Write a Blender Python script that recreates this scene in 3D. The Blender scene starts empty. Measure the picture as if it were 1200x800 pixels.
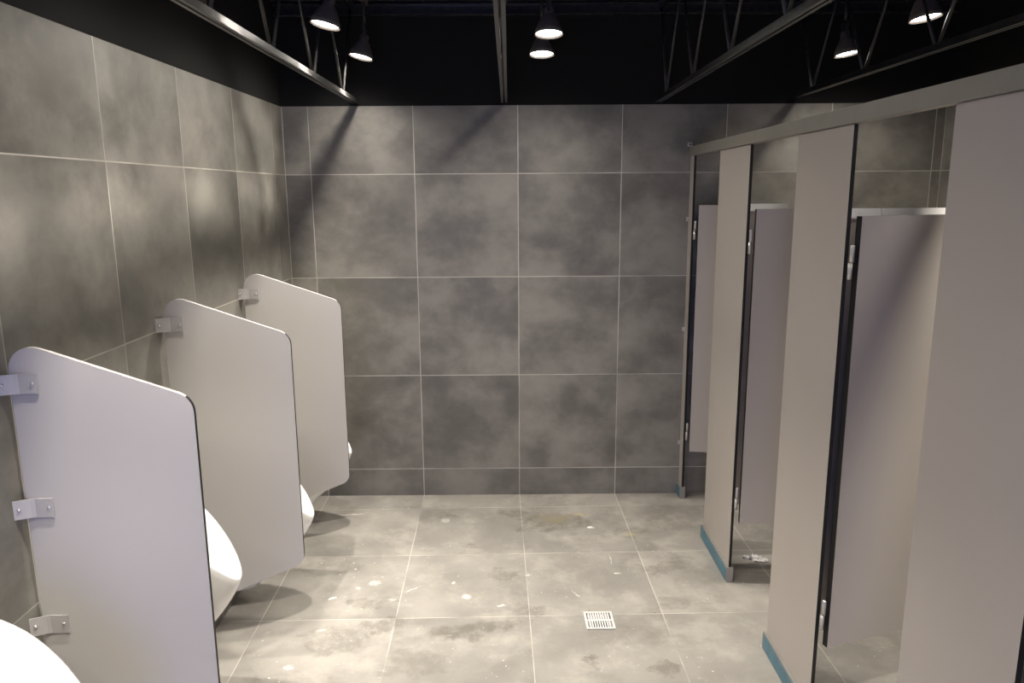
import bpy, bmesh, math, random
from mathutils import Matrix, Vector, Euler
random.seed(7)
PI = math.pi
sc = bpy.context.scene
COL = sc.collection
T = 0.6
XL, XR, YF, ZT, ZC = -1.352, 2.459, -6.0, 2.355, 2.90
# ------------------------------------------------------------------ materials
class NT:
    """small helper around a node tree"""
    def __init__(s, name):
        s.m = bpy.data.materials.new(name); s.m.use_nodes = True
        s.t = s.m.node_tree; s.t.nodes.clear()
        s.out = s.n('ShaderNodeOutputMaterial'); s.b = s.n('ShaderNodeBsdfPrincipled')
        s.l(s.b.outputs[0], s.out.inputs[0])
    def n(s, k, **a):
        n = s.t.nodes.new(k)
        for q, v in a.items(): setattr(n, q, v)
        return n
    def l(s, a, b): s.t.links.new(a, b)
    def put(s, inp, v):
        if hasattr(v, 'is_linked') or hasattr(v, 'links'): s.l(v, inp)
        else: inp.default_value = v
    def math(s, op, a, b=0.0, c=0.0, clamp=False):
        n = s.n('ShaderNodeMath', operation=op, use_clamp=clamp)
        s.put(n.inputs[0], a); s.put(n.inputs[1], b); s.put(n.inputs[2], c)
        return n.outputs[0]
    def mix(s, f, a, b, mode='MIX'):
        n = s.n('ShaderNodeMix', data_type='RGBA', blend_type=mode)
        s.put(n.inputs[0], f); s.put(n.inputs[6], a); s.put(n.inputs[7], b)
        return n.outputs[2]
    def noise(s, vec, scale, detail=4, rough=.55, dist=0.0):
        n = s.n('ShaderNodeTexNoise'); s.l(vec, n.inputs['Vector'])
        n.inputs['Scale'].default_value = scale; n.inputs['Detail'].default_value = detail
        n.inputs['Roughness'].default_value = rough; n.inputs['Distortion'].default_value = dist
        return n.outputs[0]
    def rng(s, v, a, b, c=0.0, d=1.0, smooth=True):
        n = s.n('ShaderNodeMapRange', interpolation_type='SMOOTHSTEP' if smooth else 'LINEAR')
        s.put(n.inputs[0], v); n.inputs[1].default_value = a; n.inputs[2].default_value = b
        n.inputs[3].default_value = c; n.inputs[4].default_value = d
        return n.outputs[0]

def c4(c): return (c[0], c[1], c[2], 1.0)

def plain(name, col, rough=.5, metal=0.0, var=.04, scale=8.0, bump=0.0, spec=.5):
    m = NT(name)
    g = m.n('ShaderNodeTexCoord')
    f = m.noise(g.outputs['Object'], scale, 3)
    lo = [max(0, x*(1-var)) for x in col]; hi = [min(1, x*(1+var)) for x in col]
    m.l(m.mix(m.rng(f, .35, .65), c4(lo), c4(hi)), m.b.inputs['Base Color'])
    m.b.inputs['Roughness'].default_value = rough
    m.b.inputs['Metallic'].default_value = metal
    m.b.inputs['Specular IOR Level'].default_value = spec
    if bump:
        f2 = m.noise(g.outputs['Object'], 220, 2)
        b = m.n('ShaderNodeBump'); b.inputs['Strength'].default_value = bump
        b.inputs['Distance'].default_value = .001
        m.l(f2, b.inputs['Height']); m.l(b.outputs[0], m.b.inputs['Normal'])
    return m.m

def tile_mat(name, axis, u0, v0, dark, light, grout, rough, rot=0.0, extra_u=(), floor=False, gw=.0022):
    m = NT(name)
    tc = m.n('ShaderNodeTexCoord'); P = tc.outputs['Object']
    if rot:
        r = m.n('ShaderNodeVectorRotate', rotation_type='Z_AXIS'); m.l(P, r.inputs[0]); r.inputs['Angle'].default_value = -rot
        P = r.outputs[0]
    sp = m.n('ShaderNodeSeparateXYZ'); m.l(P, sp.inputs[0])
    U = sp.outputs['XYZ'.index(axis[0])]; V = sp.outputs['XYZ'.index(axis[1])]
    def cell(a, o):
        q = m.math('DIVIDE', m.math('SUBTRACT', a, o), T)
        i = m.math('FLOOR', q); f = m.math('FRACT', q)
        d = m.math('MULTIPLY', m.math('MINIMUM', f, m.math('SUBTRACT', 1.0, f)), T)
        return i, d
    iu, du = cell(U, u0); iv, dv = cell(V, v0)
    d = m.math('MINIMUM', du, dv)
    for e in extra_u:
        d = m.math('MINIMUM', d, m.math('ABSOLUTE', m.math('SUBTRACT', U, e)))
    cb = m.n('ShaderNodeCombineXYZ'); m.l(iu, cb.inputs[0]); m.l(iv, cb.inputs[1])
    wn = m.n('ShaderNodeTexWhiteNoise', noise_dimensions='3D'); m.l(cb.outputs[0], wn.inputs['Vector'])
    off = m.n('ShaderNodeVectorMath', operation='SCALE'); m.l(wn.outputs['Color'], off.inputs[0]); off.inputs['Scale'].default_value = 17.0
    ad = m.n('ShaderNodeVectorMath', operation='ADD'); m.l(P, ad.inputs[0]); m.l(off.outputs[0], ad.inputs[1])
    Q = ad.outputs[0]
    st = m.n('ShaderNodeMapping'); m.l(Q, st.inputs[0]); st.inputs['Scale'].default_value = (1, 1, 1.25 if not floor else 1)
    big = m.noise(st.outputs[0], 2.5, 5, .56, .15); fine = m.noise(st.outputs[0], 9, 7, .66, .25)
    f = m.math('ADD', m.math('MULTIPLY', big, .78), m.math('MULTIPLY', fine, .22))
    f = m.rng(f, .32, .68)
    col = m.mix(f, c4(dark), c4(light))
    tone = m.rng(wn.outputs['Value'], 0, 1, .9, 1.1, False)
    tv = m.n('ShaderNodeVectorMath', operation='SCALE'); m.l(col, tv.inputs[0]); m.l(tone, tv.inputs['Scale'])
    col = tv.outputs[0]
    # scuffed, partly filled joints
    gfade = m.rng(m.noise(P, 2.3, 3), .36, .56, .4 if not floor else .05, 1.0 if not floor else .72)
    gm = m.math('MULTIPLY', m.math('LESS_THAN', d, gw), gfade)
    if floor:
        # warped coordinates make the stains ragged
        w = m.n('ShaderNodeTexNoise'); m.l(P, w.inputs['Vector']); w.inputs['Scale'].default_value = 9; w.inputs['Detail'].default_value = 5
        w.inputs['Roughness'].default_value = .65
        ws = m.n('ShaderNodeVectorMath', operation='MULTIPLY_ADD'); m.l(w.outputs['Color'], ws.inputs[0])
        ws.inputs[1].default_value = (.22, .22, 0); ws.inputs[2].default_value = (-.11, -.11, 0)
        wp = m.n('ShaderNodeVectorMath', operation='ADD'); m.l(tc.outputs['Object'], wp.inputs[0]); m.l(ws.outputs[0], wp.inputs[1])
        ws2 = m.n('ShaderNodeVectorMath', operation='MULTIPLY_ADD'); m.l(w.outputs['Color'], ws2.inputs[0])
        ws2.inputs[1].default_value = (.07, .07, 0); ws2.inputs[2].default_value = (-.035, -.035, 0)
        wp2 = m.n('ShaderNodeVectorMath', operation='ADD'); m.l(tc.outputs['Object'], wp2.inputs[0]); m.l(ws2.outputs[0], wp2.inputs[1])
        def blob(src, x, y, rx, ry, a, amt, edge=.85):
            mp = m.n('ShaderNodeMapping', vector_type='TEXTURE'); m.l(src, mp.inputs[0])
            mp.inputs['Location'].default_value = (x, y, 0); mp.inputs['Rotation'].default_value = (0, 0, math.radians(a))
            mp.inputs['Scale'].default_value = (rx, ry, 50)
            ln = m.n('ShaderNodeVectorMath', operation='LENGTH'); m.l(mp.outputs[0], ln.inputs[0])
            return m.rng(ln.outputs['Value'], edge, 1.1, amt, 0.0)
        def total(src, L, edge=.75):
            acc = None
            for b in L:
                v = blob(src, *b, edge=edge); acc = v if acc is None else m.math('MAXIMUM', acc, v)
            return acc
        wet = total(wp.outputs[0], [(.2, -.40, .22, .13, 0, .75), (-.05, -.28, .10, .05, 0, .6), (.10, -.5, .16, .05, 0, .7), (-.28, -.70, .07, .04, 10, .6), (-.10, -1.02, .08, .06, 10, .55),
                                    (-.22, -1.5, .26, .06, 12, .8), (-.62, -1.46, .12, .07, 0, .65), (-.45, -.3, .08, .06, 0, .6),
                                    (.62, -.55, .10, .08, 0, .5), (.72, -.95, .16, .06, 20, .5), (.70, -1.3, .10, .07, 0, .45), (-1.0, -.93, .2, .1, 0, .45),
                                    (-.82, -1.58, .16, .11, 0, .5), (.27, -1.73, .035, .04, 0, .9), (.56, -1.78, .07, .05, 0, .6), (-.72, -1.28, .1, .04, 0, .6),
                                    (.45, -1.55, .22, .08, 0, .3), (.0, -1.37, .10, .04, 0, .5), (-.45, -1.75, .14, .1, 0, .4), (.85, -1.1, .14, .3, 0, .25),
                                    (.85, -.35, .14, .2, 0, .35), (-.95, -1.9, .25, .10, 0, .4)])
        rag = m.rng(m.noise(P, 16, 8, .75), .40, .56)
        wet = m.math('MULTIPLY', wet, m.math('ADD', m.math('MULTIPLY', rag, .7), .3))
        col = m.mix(m.math('MULTIPLY', wet, .95), col, (.13, .118, .096, 1))
        yel = total(wp2.outputs[0], [(.35, -.31, .10, .03, 0, .6), (.60, -.58, .07, .04, 0, .55), (.2, -.36, .15, .1, 0, .3)], .2)
        col = m.mix(m.math('MULTIPLY', yel, rag), col, (.40, .33, .14, 1))
        # general dry plaster haze and speckles
        haze = m.math('MULTIPLY', m.rng(m.noise(tc.outputs['Object'], 4.2, 8, .66, .0), .45, .70), .5)
        col = m.mix(haze, col, (.455, .43, .385, 1))
        drag = m.n('ShaderNodeMapping'); m.l(tc.outputs['Object'], drag.inputs[0]); drag.inputs['Rotation'].default_value = (0, 0, .5); drag.inputs['Scale'].default_value = (1, 4.5, 1)
        sm = m.math('MULTIPLY', m.rng(m.noise(drag.outputs[0], 13, 6, .72, .0), .62, .74), .6)
        col = m.mix(sm, col, (.64, .60, .53, 1))
        dots = m.math('MULTIPLY', m.rng(m.noise(tc.outputs['Object'], 48, 4, .65), .655, .70), m.rng(m.noise(tc.outputs['Object'], 3.1, 3), .42, .6))
        col = m.mix(dots, col, (.75, .71, .65, 1))
        pits = m.rng(m.noise(tc.outputs['Object'], 38, 2, .5), .25, .21)
        col = m.mix(m.math('MULTIPLY', pits, .6), col, (.12, .10, .08, 1))
        white = total(wp2.outputs[0], [(-.72, -1.09, .035, .03, 0, .6), (-.27, -1.235, .025, .03, 0, .85), (-.10, -1.31, .02, .014, 0, .9), (.39, -.49, .024, .018, 0, .7), (-.44, -.38, .03, .03, 0, .4),
                                       (.47, -1.01, .022, .012, 0, .7), (-.95, -1.76, .025, .02, 0, .8), (-.53, -1.155, .05, .006, 38, .9), (.25, -1.21, .05, .0035, -62, .7), (-.62, -1.25, .018, .01, 0, .8), (-.34, -1.10, .016, .012, 0, .8),
                                       (.46, -.87, .004, .07, 5, .6), (.03, -1.03, .02, .01, 0, .5), (-1.0, -.28, .09, .01, 5, .7), (-.8, -1.14, .015, .02, 0, .9), (-.88, -1.5, .03, .012, 20, .7)], .4)
        white = m.math('MULTIPLY', white, m.rng(m.noise(tc.outputs['Object'], 90, 4, .7), .38, .58, .1, 1.0))
        col = m.mix(white, col, (.78, .75, .69, 1))
        gm = m.math('MULTIPLY', gm, m.math('SUBTRACT', 1.0, m.math('MULTIPLY', wet, .8)))
    col = m.mix(gm, col, c4(grout))
    m.l(col, m.b.inputs['Base Color'])
    rr = m.rng(f, 0, 1, rough-.06, rough+.06, False)
    m.l(rr, m.b.inputs['Roughness'])
    bp = m.n('ShaderNodeBump'); bp.inputs['Strength'].default_value = .25; bp.inputs['Distance'].default_value = .001
    hgt = m.math('SUBTRACT', m.math('MULTIPLY', fine, .3), m.math('LESS_THAN', d, gw))
    m.l(hgt, bp.inputs['Height']); m.l(bp.outputs[0], m.b.inputs['Normal'])
    return m.m

WD, WL, WG = (.136, .129, .115), (.295, .280, .252), (.62, .59, .53)
M = {}
M['tile_back'] = tile_mat('tile_back', 'XZ', 0, .175, WD, WL, WG, .5, extra_u=(XL+.004, XR-.004))
M['tile_left'] = tile_mat('tile_left', 'YZ', -.190, .175, tuple(c*1.02 for c in WD), tuple(c*1.04 for c in WL), (.62, .59, .53), .45)
M['tile_right'] = tile_mat('tile_right', 'YZ', -.13, .175, WD, WL, WG, .5)
M['tile_floor'] = tile_mat('tile_floor', 'XY', 0, -.198, (.215, .203, .184), (.325, .307, .277), (.62, .58, .51), .55, rot=.018, floor=True, gw=.002)
M['black_paint'] = plain('black_paint', (.0025, .0021, .002), .9, var=.2, scale=3)
M['black_steel'] = plain('black_steel', (.036, .035, .034), .28, var=.25, scale=30, bump=.2)
M['black_deck'] = plain('black_deck', (.005, .0045, .0045), .45, var=.2, scale=10)
M['lamp_black'] = plain('lamp_black', (.15, .13, .115), .5, var=.1)
M['laminate_grey'] = plain('laminate_grey', (.53, .51, .495), .42, var=.012, scale=2.5, bump=.08)
M['laminate_beige'] = plain('laminate_beige', (.455, .415, .378), .45, var=.012, scale=2.5, bump=.08)
M['black_core'] = plain('black_core', (.007, .0065, .0065), .6, var=.2, scale=40)
M['satin_steel'] = plain('satin_steel', (.62, .61, .58), .38, metal=.75, var=.03, scale=15)
M['bracket_aluminium'] = plain('bracket_aluminium', (.49, .475, .47), .5, metal=.15, var=.02)
M['rail_aluminium'] = plain('rail_aluminium', (.30, .288, .25), .5, metal=.3, var=.03)
M['white_rail'] = plain('white_rail', (.93, .92, .89), .5, metal=0.0, var=.02)
M['shoe_steel'] = plain('shoe_steel', (.36, .35, .335), .45, metal=.5, var=.04)
M['blue_film'] = plain('blue_film', (.065, .185, .25), .35, var=.12, scale=14)
M['ceramic'] = plain('ceramic', (.93, .93, .93), .12, var=.005)
M['screw'] = plain('screw', (.8, .8, .8), .25, metal=.8)
M['drain_steel'] = plain('drain_steel', (.80, .79, .76), .35, metal=.25, var=.05, scale=30)
M['drain_dark'] = plain('drain_dark', (.02, .018, .016), .6)
M['grey_residue'] = plain('grey_residue', (.30, .28, .25), .9, var=.35, scale=90)
M['plaster'] = plain('plaster', (.82, .80, .75), .8, var=.06, scale=60)

def emit(name, col, s):
    m = NT(name); m.b.inputs['Base Color'].default_value = (.8, .8, .8, 1)
    m.b.inputs['Emission Color'].default_value = c4(col); m.b.inputs['Emission Strength'].default_value = s
    return m.m
M['lens'] = emit('lens', (1, .95, .87), 25)
def film():
    m = NT('clear_film'); m.b.inputs['Base Color'].default_value = (.85, .84, .82, 1); m.b.inputs['Roughness'].default_value = .15
    tr = m.n('ShaderNodeBsdfTransparent'); mx = m.n('ShaderNodeMixShader'); tc = m.n('ShaderNodeTexCoord')
    f = m.rng(m.noise(tc.outputs['Object'], 40, 2), .35, .65, .45, .9)
    m.l(f, mx.inputs[0]); m.l(tr.outputs[0], mx.inputs[1]); m.l(m.b.outputs[0], mx.inputs[2]); m.l(mx.outputs[0], m.out.inputs[0])
    return m.m
M['clear_film'] = film()

# ------------------------------------------------------------------ mesh helpers
def box(bm, x0, x1, y0, y1, z0, z1, mi=0, bev=0.0):
    vs = [bm.verts.new((x, y, z)) for x in (x0, x1) for y in (y0, y1) for z in (z0, z1)]
    q = [(0, 1, 3, 2), (4, 6, 7, 5), (0, 4, 5, 1), (2, 3, 7, 6), (0, 2, 6, 4), (1, 5, 7, 3)]
    fs = [bm.faces.new([vs[i] for i in f]) for f in q]
    for f in fs: f.material_index = mi
    if bev:
        es = list({e for f in fs for e in f.edges})
        bmesh.ops.bevel(bm, geom=es, offset=bev, segments=2, affect='EDGES', profile=.7)
    return fs
def prism(bm, pts, ax, a, b, cap=0, side=0, smooth=False):
    """extrude a 2D outline along axis ax from a to b; caps and sides get material slots"""
    def P(u, v, w): return {'X': (w, u, v), 'Y': (u, w, v), 'Z': (u, v, w)}[ax]
    A = [bm.verts.new(P(u, v, a)) for u, v in pts]; B = [bm.verts.new(P(u, v, b)) for u, v in pts]
    f = bm.faces.new(A); f.material_index = cap
    f = bm.faces.new(B[::-1]); f.material_index = cap
    n = len(pts)
    for i in range(n):
        f = bm.faces.new((A[i], B[i], B[(i+1) % n], A[(i+1) % n])); f.material_index = side
        f.smooth = smooth
def lathe(bm, prof, seg=32, mi=0, smooth=True, M4=None):
    rings = []
    for r, z in prof:
        if r < 1e-6: rings.append([bm.verts.new((0, 0, z))])
        else: rings.append([bm.verts.new((r*math.cos(2*PI*k/seg), r*math.sin(2*PI*k/seg), z)) for k in range(seg)])
    for a, b in zip(rings, rings[1:]):
        for k in range(seg):
            k2 = (k+1) % seg
            if len(a) == 1: vs = (a[0], b[k], b[k2])
            elif len(b) == 1: vs = (a[k], b[0], a[k2])
            else: vs = (a[k], b[k], b[k2], a[k2])
            f = bm.faces.new(vs); f.smooth = smooth; f.material_index = mi
    if M4 is not None:
        bmesh.ops.transform(bm, matrix=M4, verts=[v for r in rings for v in r])
def tube(bm, p, q, r, seg=10, mi=0):
    p, q = Vector(p), Vector(q); d = q-p; L = d.length
    R = d.to_track_quat('Z', 'Y').to_matrix().to_4x4(); R.translation = p
    lathe(bm, [(0, 0), (r, 0), (r, L), (0, L)], seg, mi, True, R)
def obj(name, bm, mats, parent=None, loc=None):
    bmesh.ops.recalc_face_normals(bm, faces=bm.faces[:])
    me = bpy.data.meshes.new(name); bm.to_mesh(me); bm.free()
    for m in (mats if isinstance(mats, (list, tuple)) else [mats]): me.materials.append(m)
    o = bpy.data.objects.new(name, me); COL.objects.link(o)
    if loc: o.location = loc
    if parent: o.parent = parent
    return o
def thing(name, label, cat, loc=(0, 0, 0), group=None, rot=(0, 0, 0)):
    o = bpy.data.objects.new(name, None); COL.objects.link(o); o.empty_display_size = .05
    o.location = loc; o.rotation_euler = rot
    tag(o, label, cat, group); return o
def tag(o, label, cat, group=None, kind=None):
    o['label'] = label; o['category'] = cat
    if group: o['group'] = group
    if kind: o['kind'] = kind
    return o
def struct(name, bm, mat, label=None, parent=None):
    o = obj(name, bm, mat, parent)
    if not parent:
        o['kind'] = 'structure'
        if label: o['label'] = label
    return o
def NB(): return bmesh.new()
def copy_tree(src, loc, label, group=None):
    r = src.copy(); COL.objects.link(r); r.location = loc; r['label'] = label
    if group: r['group'] = group
    def rec(a, b):
        for ch in list(a.children):
            c = ch.copy(); COL.objects.link(c); c.parent = b; rec(ch, c)
    rec(src, r)
    return r

# ------------------------------------------------------------------ room shell
b = NB(); box(b, XL-.1, XR+.1, YF-.1, .1, -.1, 0); struct('floor', b, M['tile_floor'], 'dusty grey square floor tiles')
b = NB(); box(b, XL, XR, 0, .1, 0, ZT); wb = struct('wall_back', b, M['tile_back'], 'grey cement look tiles on the back wall')
b = NB(); box(b, XL-.1, XR+.1, .004, .1, ZT, ZC+.1); o = struct('painted_wall', b, M['black_paint'], parent=wb); o['label'] = 'black painted upper wall'
b = NB(); box(b, XL-.1, XL, YF, 0, 0, ZT); wl = struct('wall_left', b, M['tile_left'], 'grey cement look tiles on the left wall')
b = NB(); box(b, XL-.1, XL-.004, YF, 0, ZT, ZC+.1); o = struct('painted_wall', b, M['black_paint'], parent=wl); o['label'] = 'black painted upper wall'
b = NB(); box(b, XR, XR+.1, YF, 0, 0, ZT); wr = struct('wall_right', b, M['tile_right'], 'grey cement look tiles on the right wall')
b = NB(); box(b, XR+.004, XR+.1, YF, 0, ZT, ZC+.1); o = struct('painted_wall', b, M['black_paint'], parent=wr); o['label'] = 'black painted upper wall'
# wall behind the camera with an unseen doorway, added to let in cool daylight
DX0, DX1, DZ = -1.15, .05, 2.1
b = NB()
box(b, XL-.1, DX0, YF-.1, YF, 0, ZC+.1); box(b, DX1, XR+.1, YF-.1, YF, 0, ZC+.1); box(b, DX0, DX1, YF-.1, YF, DZ, ZC+.1)
struct('wall_front', b, M['tile_back'], 'wall with the added doorway behind the viewer')
b = NB()
# corrugated deck, ribs running across the room
yy = .1
pr = []
while yy > YF-.1:
    pr += [(yy, ZC), (yy-.05, ZC), (yy-.065, ZC+.035), (yy-.115, ZC+.035), (yy-.13, ZC)]; yy -= .13
pr += [(yy, ZC), (yy, ZC+.1), (.1, ZC+.1)]
prism(b, pr, 'X', XL-.1, XR+.1)
struct('ceiling', b, M['black_deck'], 'black corrugated roof deck')
# channel along the back wall under the deck
b = NB()
box(b, XL, XR, -.035, 0, 2.835, 2.842); box(b, XL, XR, -.006, 0, 2.842, 2.888); box(b, XL, XR, -.035, 0, 2.888, 2.895)
tag(obj('roof_channel', b, M['black_steel']), 'black steel channel along the back wall under the roof deck', 'steel beam')

# ------------------------------------------------------------------ roof trusses
def truss(x, y0, label, zb=2.368):
    t = thing('roof_truss', label, 'truss', (x, 0, zb), 'black open web roof trusses')
    W = .017
    b = NB()   # two angles back to back
    for s in (-1, 1):
        xs = sorted((s*.004, s*W)); box(b, xs[0], xs[1], YF, 0, 0, .0035)
        xs = sorted((s*.004, s*.0075)); box(b, xs[0], xs[1], YF, 0, .0035, .030)
    obj('bottom_chord', b, M['black_steel'], t)
    ht = 2.865-zb
    b = NB()
    for s in (-1, 1):
        xs = sorted((s*.004, s*.022)); box(b, xs[0], xs[1], YF, 0, ht+.028, ht+.032)
        xs = sorted((s*.004, s*.008)); box(b, xs[0], xs[1], YF, 0, ht, ht+.028)
    obj('top_chord', b, M['black_steel'], t)
    y = y0; k = 0
    while y > YF+.3:
        for s in (1, -1):
            ye = y+s*.30
            if ye > -.01: ye = -.01
            b = NB(); tube(b, (s*.001, y+s*.006, .012), (s*.001, ye, ht+.012), .0068, 8)
            obj('web_bar', b, M['black_steel'], t)
        y -= .605; k += 1
    return t
truss(-.922, -.346, 'black roof truss nearest the left wall, brightly lit by the lamps beside it')
truss(-.077, -.30, 'black roof truss seen end on, near the middle of the ceiling')
truss(.803, -.215, 'dull black roof truss above the aisle, just left of the cubicles')
truss(1.583, -.24, 'black roof truss over the cubicles, furthest right of the trusses', 2.385)

# ------------------------------------------------------------------ lighting tracks and spotlights
tracks = {}
for x, lab in ((-.80, 'black lighting track above the urinals'), (.12, 'black lighting track above the middle of the aisle'), (1.66, 'black lighting track above the cubicles')):
    b = NB(); box(b, x-.017, x+.017, YF+.2, -.25, 2.862, 2.897)
    box(b, x-.006, x+.006, YF+.2, -.25, 2.858, 2.862, 0)
    tag(obj('lighting_track', b, M['black_steel']), lab, 'lighting track', 'lighting tracks under the roof deck')
LAMP_W = 118
def spot(x, y, z, tx, ty, label, watts=LAMP_W, spill=(.2, 160)):
    """x,y,z = centre of the lens; tx/ty tilt of the axis (degrees) towards +x / +y"""
    R = Matrix.Rotation(math.radians(-tx), 4, 'Y') @ Matrix.Rotation(math.radians(ty), 4, 'X')
    neck = Vector((x, y, z)) + R @ Vector((0, 0, .112))
    t = thing('track_spotlight', label, 'spotlight', tuple(neck), 'track spotlights')
    h = bpy.data.objects.new('lamp_head', None)
    off = R @ Vector((0, 0, -.112))
    Mx = Matrix.Translation(off) @ R
    b = NB(); lathe(b, [(.0, .112), (.020, .112), (.024, .105), (.024, .080), (.034, .070), (.047, .045), (.060, .016), (.064, -.004), (.061, -.004), (.057, .016), (.044, .045), (.03, .06), (0, .06)], 36, M4=Mx)
    sh = obj('lamp_shade', b, M['lamp_black'], t)
    b = NB(); lathe(b, [(0, .000), (.040, .002), (.0575, .006), (.0575, .012), (0, .014)], 32, M4=Mx)
    ln = obj('lens', b, M['lens'], t); ln['label'] = 'glowing white lens'
    b = NB()
    for s in (-1, 1):   # fork on both sides of the neck
        box(b, -.009, .009, s*.026-.0025, s*.026+.0025, -.02, .045)
    box(b, -.009, .009, -.0285, .0285, .045, .050)
    obj('fork', b, M['black_steel'], t)
    b = NB()
    tube(b, (0, 0, .048), (0, 0, 2.845-neck.z), .008, 10)
    obj('stem', b, M['black_steel'], t)
    b = NB(); box(b, -.016, .016, -.05, .05, 2.832-neck.z, 2.859-neck.z, bev=.003)
    obj('adapter', b, M['lamp_black'], t)
    for nm, e, size in (('spot_beam', watts, 68), ('spot_spill', watts*spill[0], spill[1])):
        L = bpy.data.lights.new(nm, 'SPOT'); L.energy = e; L.color = (1, .925, .82)
        L.spot_size = math.radians(size); L.spot_blend = 1.0; L.shadow_soft_size = .022
        lo = bpy.data.objects.new(nm, L); COL.objects.link(lo); lo.parent = t
        lo.matrix_local = Matrix.Translation(off + R @ Vector((0, 0, -.006))) @ R
    return t
ordn = ['nearest the back wall', 'second from the back wall', 'third from the back wall', 'fourth from the back wall', 'fifth from the back wall', 'sixth from the back wall']
rows = [('left row above the urinals', -12, -5, [(-.818, -.35, 2.563), (-.818, -1.13, 2.56), (-.83, -2.0, 2.57), (-.83, -2.9, 2.57), (-.83, -3.75, 2.57), (-.83, -4.6, 2.57)]),
        ('middle row above the aisle', 0, -8, [(.118, -.44, 2.556), (.128, -.94, 2.557), (.12, -1.85, 2.57), (.12, -2.65, 2.57), (.12, -3.45, 2.57), (.12, -4.25, 2.57)]),
        ('right row above the cubicles', 8, -6, [(1.69, -.40, 2.555), (1.65, -1.22, 2.555), (1.66, -2.25, 2.56), (1.66, -3.1, 2.56), (1.66, -3.95, 2.56), (1.66, -4.8, 2.56)])]
for rn, tx, ty, L in rows:
    for k, p in enumerate(L):
        spot(*p, (-5 if tx > 0 and k > 1 else tx), ty if k < 2 else (1 if k == 2 else 9), 'black bell shaped track spotlight %s, %s' % (ordn[k], rn), LAMP_W*(1.22 if tx < 0 and k < 2 else .8 if tx < 0 and k == 2 else .94), (.22, 160) if tx < 0 or k < 2 else (.12, 136))

# ------------------------------------------------------------------ urinal screens
def rounded(poly, rads, seg=10):
    out = []; n = len(poly)
    for i in range(n):
        p = Vector(poly[i]); a = (Vector(poly[i-1])-p).normalized(); c = (Vector(poly[(i+1) % n])-p).normalized(); r = rads[i]
        ang = a.angle(c); d = r/math.tan(ang/2)
        p0, p1 = p+a*d, p+c*d
        ctr = p+(a+c).normalized()*(r/math.sin(ang/2))
        a0 = math.atan2(*(p0-ctr).yx); a1 = math.atan2(*(p1-ctr).yx)
        da = (a1-a0+PI) % (2*PI)-PI
        for k in range(seg+1):
            q = a0+da*k/seg; out.append((ctr.x+r*math.cos(q), ctr.y+r*math.sin(q)))
    return out
SC = [(-1.332, 1.517), (-.870, 1.357), (-.870, .442), (-1.332, .245)]
def screen(y, label):
    t = thing('urinal_screen', label, 'urinal screen', (XL, y, 0), 'urinal screens on the left wall')
    b = NB(); prism(b, rounded([(u-XL, v) for u, v in SC], (.062, .055, .055, .062)), 'Y', -.006, .006, 0, 1)
    for f in b.faces:
        f.normal_update()
        if f.material_index == 1 and abs(f.normal.z) > .75 and f.calc_center_median().z > 1.3: f.material_index = 0  # top edge takes the light face colour, standing in for its grazing highlight
    obj('panel', b, [M['laminate_grey'], M['black_core']], t)
    for z in (1.372, 1.036, .700):
        b = NB(); th = .003
        pl = [(-.001, -.030), (.036, -.0125), (.046, -.0095), (.092, -.0095)]
        outer = [(u, v+th*.4) for u, v in pl]; inner = [(u, v-th*.8) for u, v in pl]
        prism(b, outer+inner[::-1], 'Z', z, z+.052)
        # mirrored leg behind the panel
        prism(b, [(u, -v) for u, v in outer]+[(u, -v) for u, v in inner[::-1]], 'Z', z, z+.052)
        br = obj('wall_bracket', b, M['bracket_aluminium'], t)
        for (u, v, ax) in ((.012, -.0268, (.43, -.9, 0)), (.080, -.0115, (0, -1, 0))):
            b = NB(); R = Vector(ax).to_track_quat('Z', 'Y').to_matrix().to_4x4(); R.translation = (u, v, z+.027)
            lathe(b, [(.0052, 0), (.005, .002), (.003, .0036), (0, .004)], 14, M4=R)
            obj('screw', b, M['screw'], br)
    return t
screen(-2.61, 'grey urinal screen nearest the viewer, cut off by the bottom of the photo')
screen(-1.73, 'grey urinal screen in the middle of the three on the left wall')
screen(-.867, 'beige lit urinal screen furthest back, closest to the back wall')

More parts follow.
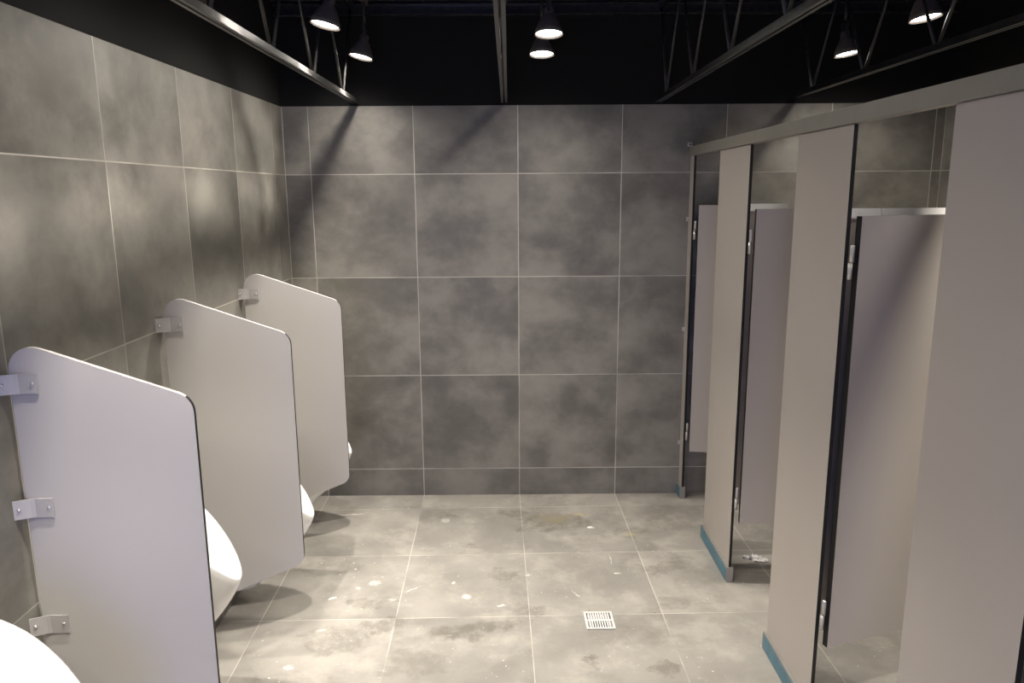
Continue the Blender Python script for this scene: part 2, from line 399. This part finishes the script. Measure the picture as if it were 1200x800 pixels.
# ------------------------------------------------------------------ urinals
def urinal(y, dz, label):
    t = thing('urinal', label, 'urinal', (XL, y, dz), 'white wall hung urinals between the screens')
    D, W, ZL, H = .395, .172, .612, .345
    N = 40
    def rim(k, off=0.0):
        a = -PI/2 + PI*k/N                          # -90 .. 90, front is 0
        x = (D-off)*max(0, math.cos(a)) + (0 if off == 0 else off*.5)
        yv = (W-off)*math.sin(a)
        z = ZL + .287*abs(math.sin(a))**1.85
        return x, yv, z
    loopN = N+1; B = 14                             # N+1 rim points + back arch points
    def full(off=0.0):
        P = [rim(k, off) for k in range(N+1)]
        x1, y1, z1 = P[-1]
        bx = off*.5
        for k in range(1, B):                        # arch over the back, against the wall
            a = PI*k/B
            P.append((bx+.0, (W-off)*math.cos(a), z1 + (.030-off*.3)*math.sin(a)))
        return P
    b = NB()
    out = full(0.0); inn = full(.022)
    ZB = ZL-.335
    rings = []
    S = 14
    for s in range(S+1):
        q = s/S
        fx = (1-q)**.62*.82+.18 if q < 1 else .18
        fx = 1-.70*q**1.35; fy = 1-.60*q**1.6
        ring = []
        for (x, yv, z) in out:
            drop = (ZB-z)*q
            # belly line a touch inside the rim, narrowing to the outlet
            ring.append(b.verts.new((x*fx, yv*fy, z+drop)))
        rings.append(ring)
    top = rings[0]
    n = len(top)
    for A, Bq in zip(rings, rings[1:]):
        for k in range(n):
            f = b.faces.new((A[k], A[(k+1) % n], Bq[(k+1) % n], Bq[k])); f.smooth = True
    b.faces.new(rings[-1][::-1])
    # rolled rim
    mid = [b.verts.new(((x0*.5+x1*.5), (y0*.5+y1*.5), (z0+z1)*.5+.008)) for (x0, y0, z0), (x1, y1, z1) in zip(out, inn)]
    inner = [b.verts.new((x, yv, z+.002)) for x, yv, z in inn]
    for A, Bq in ((top, mid), (mid, inner)):
        for k in range(n):
            f = b.faces.new((A[k], Bq[k], Bq[(k+1) % n], A[(k+1) % n])); f.smooth = True
    # bowl
    prev = inner
    for s in range(1, 9):
        q = s/8
        ring = []
        for (x, yv, z) in inn:
            zz = z + (ZL-.16-z)*q**.9
            ring.append(b.verts.new((.012+(x-.012)*(1-.55*q**2), yv*(1-.6*q**2), zz+.002)))
        for k in range(n):
            f = b.faces.new((prev[k], ring[k], ring[(k+1) % n], prev[(k+1) % n])); f.smooth = True
        prev = ring
    b.faces.new(prev)
    o = obj('bowl', b, M['ceramic'], t)
    b = NB(); R = Matrix.Translation((.11, 0, ZL-.155))
    lathe(b, [(.03, 0), (.03, .003), (.006, .005), (0, .005)], 20, M4=R)
    obj('strainer', b, M['satin_steel'], t)
    b = NB(); tube(b, (.0, 0, ZL-.27), (.07, 0, ZL-.27), .02, 16)
    # spray head inside the top of the bowl
    tube(b, (.0, 0, ZL+.22), (.03, 0, ZL+.212), .011, 14)
    obj('pipe_fitting', b, M['satin_steel'], t)
    return t
urinal(-3.03, 0, 'white urinal in front of the nearest screen, only its rounded rim in view')
urinal(-2.17, 0, 'white urinal between the nearest and middle screens, its lip showing behind the nearest')
urinal(-1.25, -.19, 'white low urinal between the middle and furthest screens')
urinal(-.40, -.19, 'white urinal behind the furthest screen, only a sliver of its lip in view')

# ------------------------------------------------------------------ toilet partitions
PX = 1.0; TH = .013
def partition(y_far, y_near, label, door=None, div=None, rail=None, brk=None):
    t = thing('toilet_partition', label, 'toilet partition', (PX, y_near, 0), 'beige toilet cubicle partitions')
    L = y_far-y_near
    b = NB(); prism(b, [(0, 0), (L, 0), (L, 2.066), (0, 2.066)], 'X', 0, TH, 0, 1)
    for v in b.verts: v.co.z = max(v.co.z, .004)
    obj('pilaster', b, [M['laminate_beige'], M['black_core']], t)
    b = NB(); g = .011; h = .076
    e = 0 if y_far > -.01 else g
    box(b, -g, -.001, -g*.6, L+e, 0, h); box(b, TH+.001, TH+g*.8, -g*.6, L+e, 0, h); box(b, -.001, TH+.001, -g*.6, -.001, 0, h)
    if e: box(b, -.001, TH+.001, L+.001, L+e, 0, h)
    sh = obj('floor_shoe', b, M['shoe_steel'], t)
    b = NB(); pts = [(.0, .004)]
    n = 14
    topz = [h-.010+random.uniform(-.003, .003) for _ in range(n+1)]
    lo = [(L*k/n, .003) for k in range(n+1)]; hi = [(L*k/n, topz[k]) for k in range(n+1)]
    prism(b, lo+hi[::-1], 'X', -g-.0012, -g-.0002)
    if e: box(b, -g-.0012, TH, L+e+.0002, L+e+.0012, .003, h-.012)
    f = obj('protective_film', b, M['blue_film'], sh); f['label'] = 'blue protective film'
    if door:
        w, ang = door
        d = bpy.data.objects.new('door', None)
        a = math.radians(ang); hx, hy = .024, -.018
        Mx = Matrix.Translation((hx, hy, 0)) @ Matrix.Rotation(a, 4, 'Z')
        b = NB(); z0, z1 = .315, 1.789
        prism(b, [(.008, z0), (w, z0), (w, z1), (.008, z1)], 'Y', -.0115, .0115, 0, 1)
        bmesh.ops.transform(b, matrix=Mx, verts=b.verts[:])
        dr = obj('door', b, [M['laminate_beige'], M['black_core']], t)
        for zc in (1.645, .435):
            b = NB()
            R = Matrix.Translation((hx-.008, hy-.001, 0))
            lathe(b, [(0, zc+.002), (.0075, zc+.002), (.0075, zc+.052), (.0045, zc+.056), (0, zc+.056)], 14, M4=R)
            R2 = Matrix.Translation((hx-.010, hy+.001, 0))
            lathe(b, [(0, zc-.052), (.0075, zc-.052), (.0075, zc-.001), (0, zc-.001)], 14, M4=R2)
            hg = obj('hinge', b, M['satin_steel'], dr); hg['label'] = 'silver two part hinge barrel'
    if div:
        yd = div-y_near
        b = NB(); x0 = TH+.012; x1 = XR-PX-.012
        prism(b, [(x0, .30), (x1, .30), (x1, 1.775), (x0, 1.775)], 'Y', yd-.0065, yd+.0065, 0, 1)
        dv = obj('divider_panel', b, [M['laminate_beige'], M['black_core']], t)
        for zc in (.45, 1.05, 1.62):
            b = NB()
            box(b, TH, TH+.003, yd-.04, yd+.04, zc, zc+.05); box(b, TH+.003, TH+.05, yd-.0095, yd-.0066, zc, zc+.05); box(b, TH+.003, TH+.05, yd+.0066, yd+.0095, zc, zc+.05)
            box(b, x1-.04, x1+.012, yd-.0095, yd-.0066, zc, zc+.05)
            obj('bracket', b, M['bracket_aluminium'], dv)
        for (r0, r1) in rail:
            b = NB(); prism(b, [(yd-.0125, 1.773), (yd-.0125, 1.779), (yd-.003, 1.808), (yd+.003, 1.808), (yd+.0125, 1.779), (yd+.0125, 1.773)], 'X', r0, r1)
            o = obj('top_rail', b, M['white_rail'], dv); o['label'] = 'white top rail'
    if brk:
        for z in brk:
            b = NB(); box(b, -.003, 0, L-.022, L, z, z+.024); box(b, -.014, 0, L-.003, L, z, z+.024)
            R = Vector((-1, 0, 0)).to_track_quat('Z', 'Y').to_matrix().to_4x4(); R.translation = (-.003, L-.014, z+.012)
            lathe(b, [(.004, 0), (.003, .003), (0, .0035)], 10, M4=R)
            obj('wall_bracket', b, M['bracket_aluminium'], t)
    return t
partition(0, -.085, 'narrow beige partition strip fixed to the back wall, first of the cubicle row', door=(.50, -7), brk=(1.695, 1.04, .325))
partition(-.625, -1.105, 'beige toilet partition second from the back wall, its door open and ending above the floor', door=(.54, -2), div=-.87, rail=[(TH+.012, .268)])
partition(-1.662, -2.11, 'beige toilet partition third from the back wall, its door lit diagonally and a white rail beside it', door=(.53, 19), div=-1.90, rail=[(TH+.012, .2025), (.2065, XR-PX-.012)])
partition(-2.645, -3.08, 'wide beige toilet partition nearest the viewer at the right edge of the photo', door=(.53, 12), div=-2.87, rail=[(TH+.012, XR-PX-.012)])
b = NB()
box(b, PX-.012, PX+TH+.012, YF, -.004, 2.068, 2.119, bev=.002)
hr = obj('headrail', b, M['rail_aluminium']); tag(hr, 'long grey aluminium headrail running over the cubicle partitions to the back wall', 'headrail')
b = NB(); box(b, PX-.022, PX-.0005, -.0225, -.0005, 2.120, 2.142)
bk = obj('end_bracket', b, M['bracket_aluminium'], hr)
b = NB(); R = Vector((0, -1, 0)).to_track_quat('Z', 'Y').to_matrix().to_4x4(); R.translation = (PX-.011, -.0225, 2.131)
lathe(b, [(.005, 0), (.004, .003), (0, .0035)], 12, M4=R); obj('screw', b, M['black_core'], bk)

# ------------------------------------------------------------------ floor drain
t = thing('floor_drain', 'small square slotted metal drain grate in the floor tiles of the aisle', 'floor drain', (.333, -1.442, 0), rot=(0, 0, .018))
b = NB(); box(b, -.058, .058, -.062, .062, .0006, .0014); obj('drain_shade_sheet', b, M['drain_dark'], t)  # dark sheet on the unbroken floor, painted shade in place of a hole
b = NB(); W2, H2 = .063, .068; z0, z1 = .0015, .0055
box(b, -W2, -W2+.009, -H2, H2, z0, z1); box(b, W2-.009, W2, -H2, H2, z0, z1)
box(b, -W2+.009, W2-.009, -H2, -H2+.009, z0, z1); box(b, -W2+.009, W2-.009, H2-.009, H2, z0, z1)
box(b, -W2+.009, W2-.009, -.006, .004, z0, z1)
nb = 10; span = 2*(W2-.009); pitch = span/nb
for k in range(1, nb):
    x = -W2+.009+pitch*k
    box(b, x-.0027, x+.0027, -H2+.009, -.006, z0, z1); box(b, x-.0027, x+.0027, .004, H2-.009, z0, z1)
obj('grate', b, M['drain_steel'], t)
# plaster clogging the half of the slots that faces the back wall
b = NB(); box(b, -.05, .05, .006, .05, .0015, .0026)
for sx in (-1, 1):
    xs = sorted((sx*.03, sx*.053)); box(b, xs[0], xs[1], -.055, -.01, .0015, .0026)
o = obj('plaster_residue', b, M['grey_residue'], t); o['kind'] = 'stuff'

# ------------------------------------------------------------------ debris
def chip(x, y, l, w, h, rz, label, seed):
    rnd = random.Random(seed)
    b = NB(); bmesh.ops.create_icosphere(b, subdivisions=2, radius=1)
    for v in b.verts:
        k = 1+rnd.uniform(-.22, .22)
        v.co = Vector((v.co.x*l/2*k, v.co.y*w/2*k, max(-.0005, v.co.z*h*k)))
    tag(obj('plaster_chip', b, M['plaster'], loc=(x, y, .0005)), label, 'plaster chip', 'plaster crumbs on the floor').rotation_euler = (0, 0, rz)
chip(-.90, -1.24, .044, .012, .006, .6, 'long white plaster chip on the floor right of the middle screen shadow', 1)
chip(-.10, -1.31, .022, .012, .005, .5, 'small white plaster crumb on the floor just left of the centre joint', 2)
chip(-.27, -1.235, .024, .022, .005, 0, 'rounder white plaster crumb on the floor in the middle of the centre left tile', 3)
chip(.39, -.49, .03, .016, .006, .2, 'white plaster crumb on the floor beside the damp yellow stain', 4)
chip(-.80, -1.145, .012, .010, .005, .2, 'tiny white plaster crumb on the floor left of the long left joint', 5)
# crumpled clear wrapper in the second cubicle
rnd = random.Random(11)
b = NB(); nx, ny = 16, 7; g = []
for i in range(nx):
    r_ = []
    for j in range(ny):
        u, v = i/(nx-1), j/(ny-1)
        wdt = .05*(.25+.75*math.sin(PI*min(1, max(0, u*.9+.1)))) * (1 if u > .35 else .45)
        r_.append(b.verts.new(((u-.5)*.125, (v-.5)*wdt*1.4-.25*(u-.5)*.06, .002+abs(rnd.gauss(0, .007)))))
    g.append(r_)
for i in range(nx-1):
    for j in range(ny-1):
        b.faces.new((g[i][j], g[i+1][j], g[i+1][j+1], g[i][j+1]))
o = obj('plastic_wrapper', b, M['clear_film'], loc=(1.205, -.885, 0)); o.rotation_euler = (0, 0, -.25)
md = o.modifiers.new('thick', 'SOLIDIFY'); md.thickness = .0006
tag(o, 'crumpled clear plastic wrapper on the floor under the open door of the second partition', 'wrapper')

# ------------------------------------------------------------------ daylight through the added doorway
w = bpy.data.worlds.new('World'); sc.world = w; w.use_nodes = True
bg = w.node_tree.nodes['Background']; bg.inputs[0].default_value = (.38, .43, 1.0, 1); bg.inputs[1].default_value = 3.8
pl = bpy.data.lights.new('added_doorway_daylight', 'AREA'); pl.shape = 'RECTANGLE'; pl.size = DX1-DX0; pl.size_y = DZ
pl.cycles.is_portal = True
po = bpy.data.objects.new('added_doorway_daylight', pl); COL.objects.link(po)
po.location = ((DX0+DX1)/2, YF-.05, DZ/2); po.rotation_euler = (PI/2, 0, 0)

# ------------------------------------------------------------------ camera
cam = bpy.data.cameras.new('Camera'); co = bpy.data.objects.new('Camera', cam); COL.objects.link(co)
cam.sensor_width = 36; cam.lens = 887.008/1200*36; cam.clip_start = .02
yaw, pit, rol = -.00315832, .19483894, -.00655615
Rm = Matrix.Rotation(yaw, 3, 'Z') @ Matrix.Rotation(PI/2-pit, 3, 'X') @ Matrix.Rotation(rol, 3, 'Z')
co.matrix_world = Matrix.Translation((-.05570, -4.49660, 1.86940)) @ Rm.to_4x4()
sc.camera = co
sc.view_settings.view_transform = 'Standard'; sc.view_settings.look = 'None'
sc.view_settings.exposure = 0.0; sc.view_settings.gamma = 1.0; sc.view_settings.use_curve_mapping = False
sc.cycles.use_denoising = True
sc.cycles.max_bounces = 8
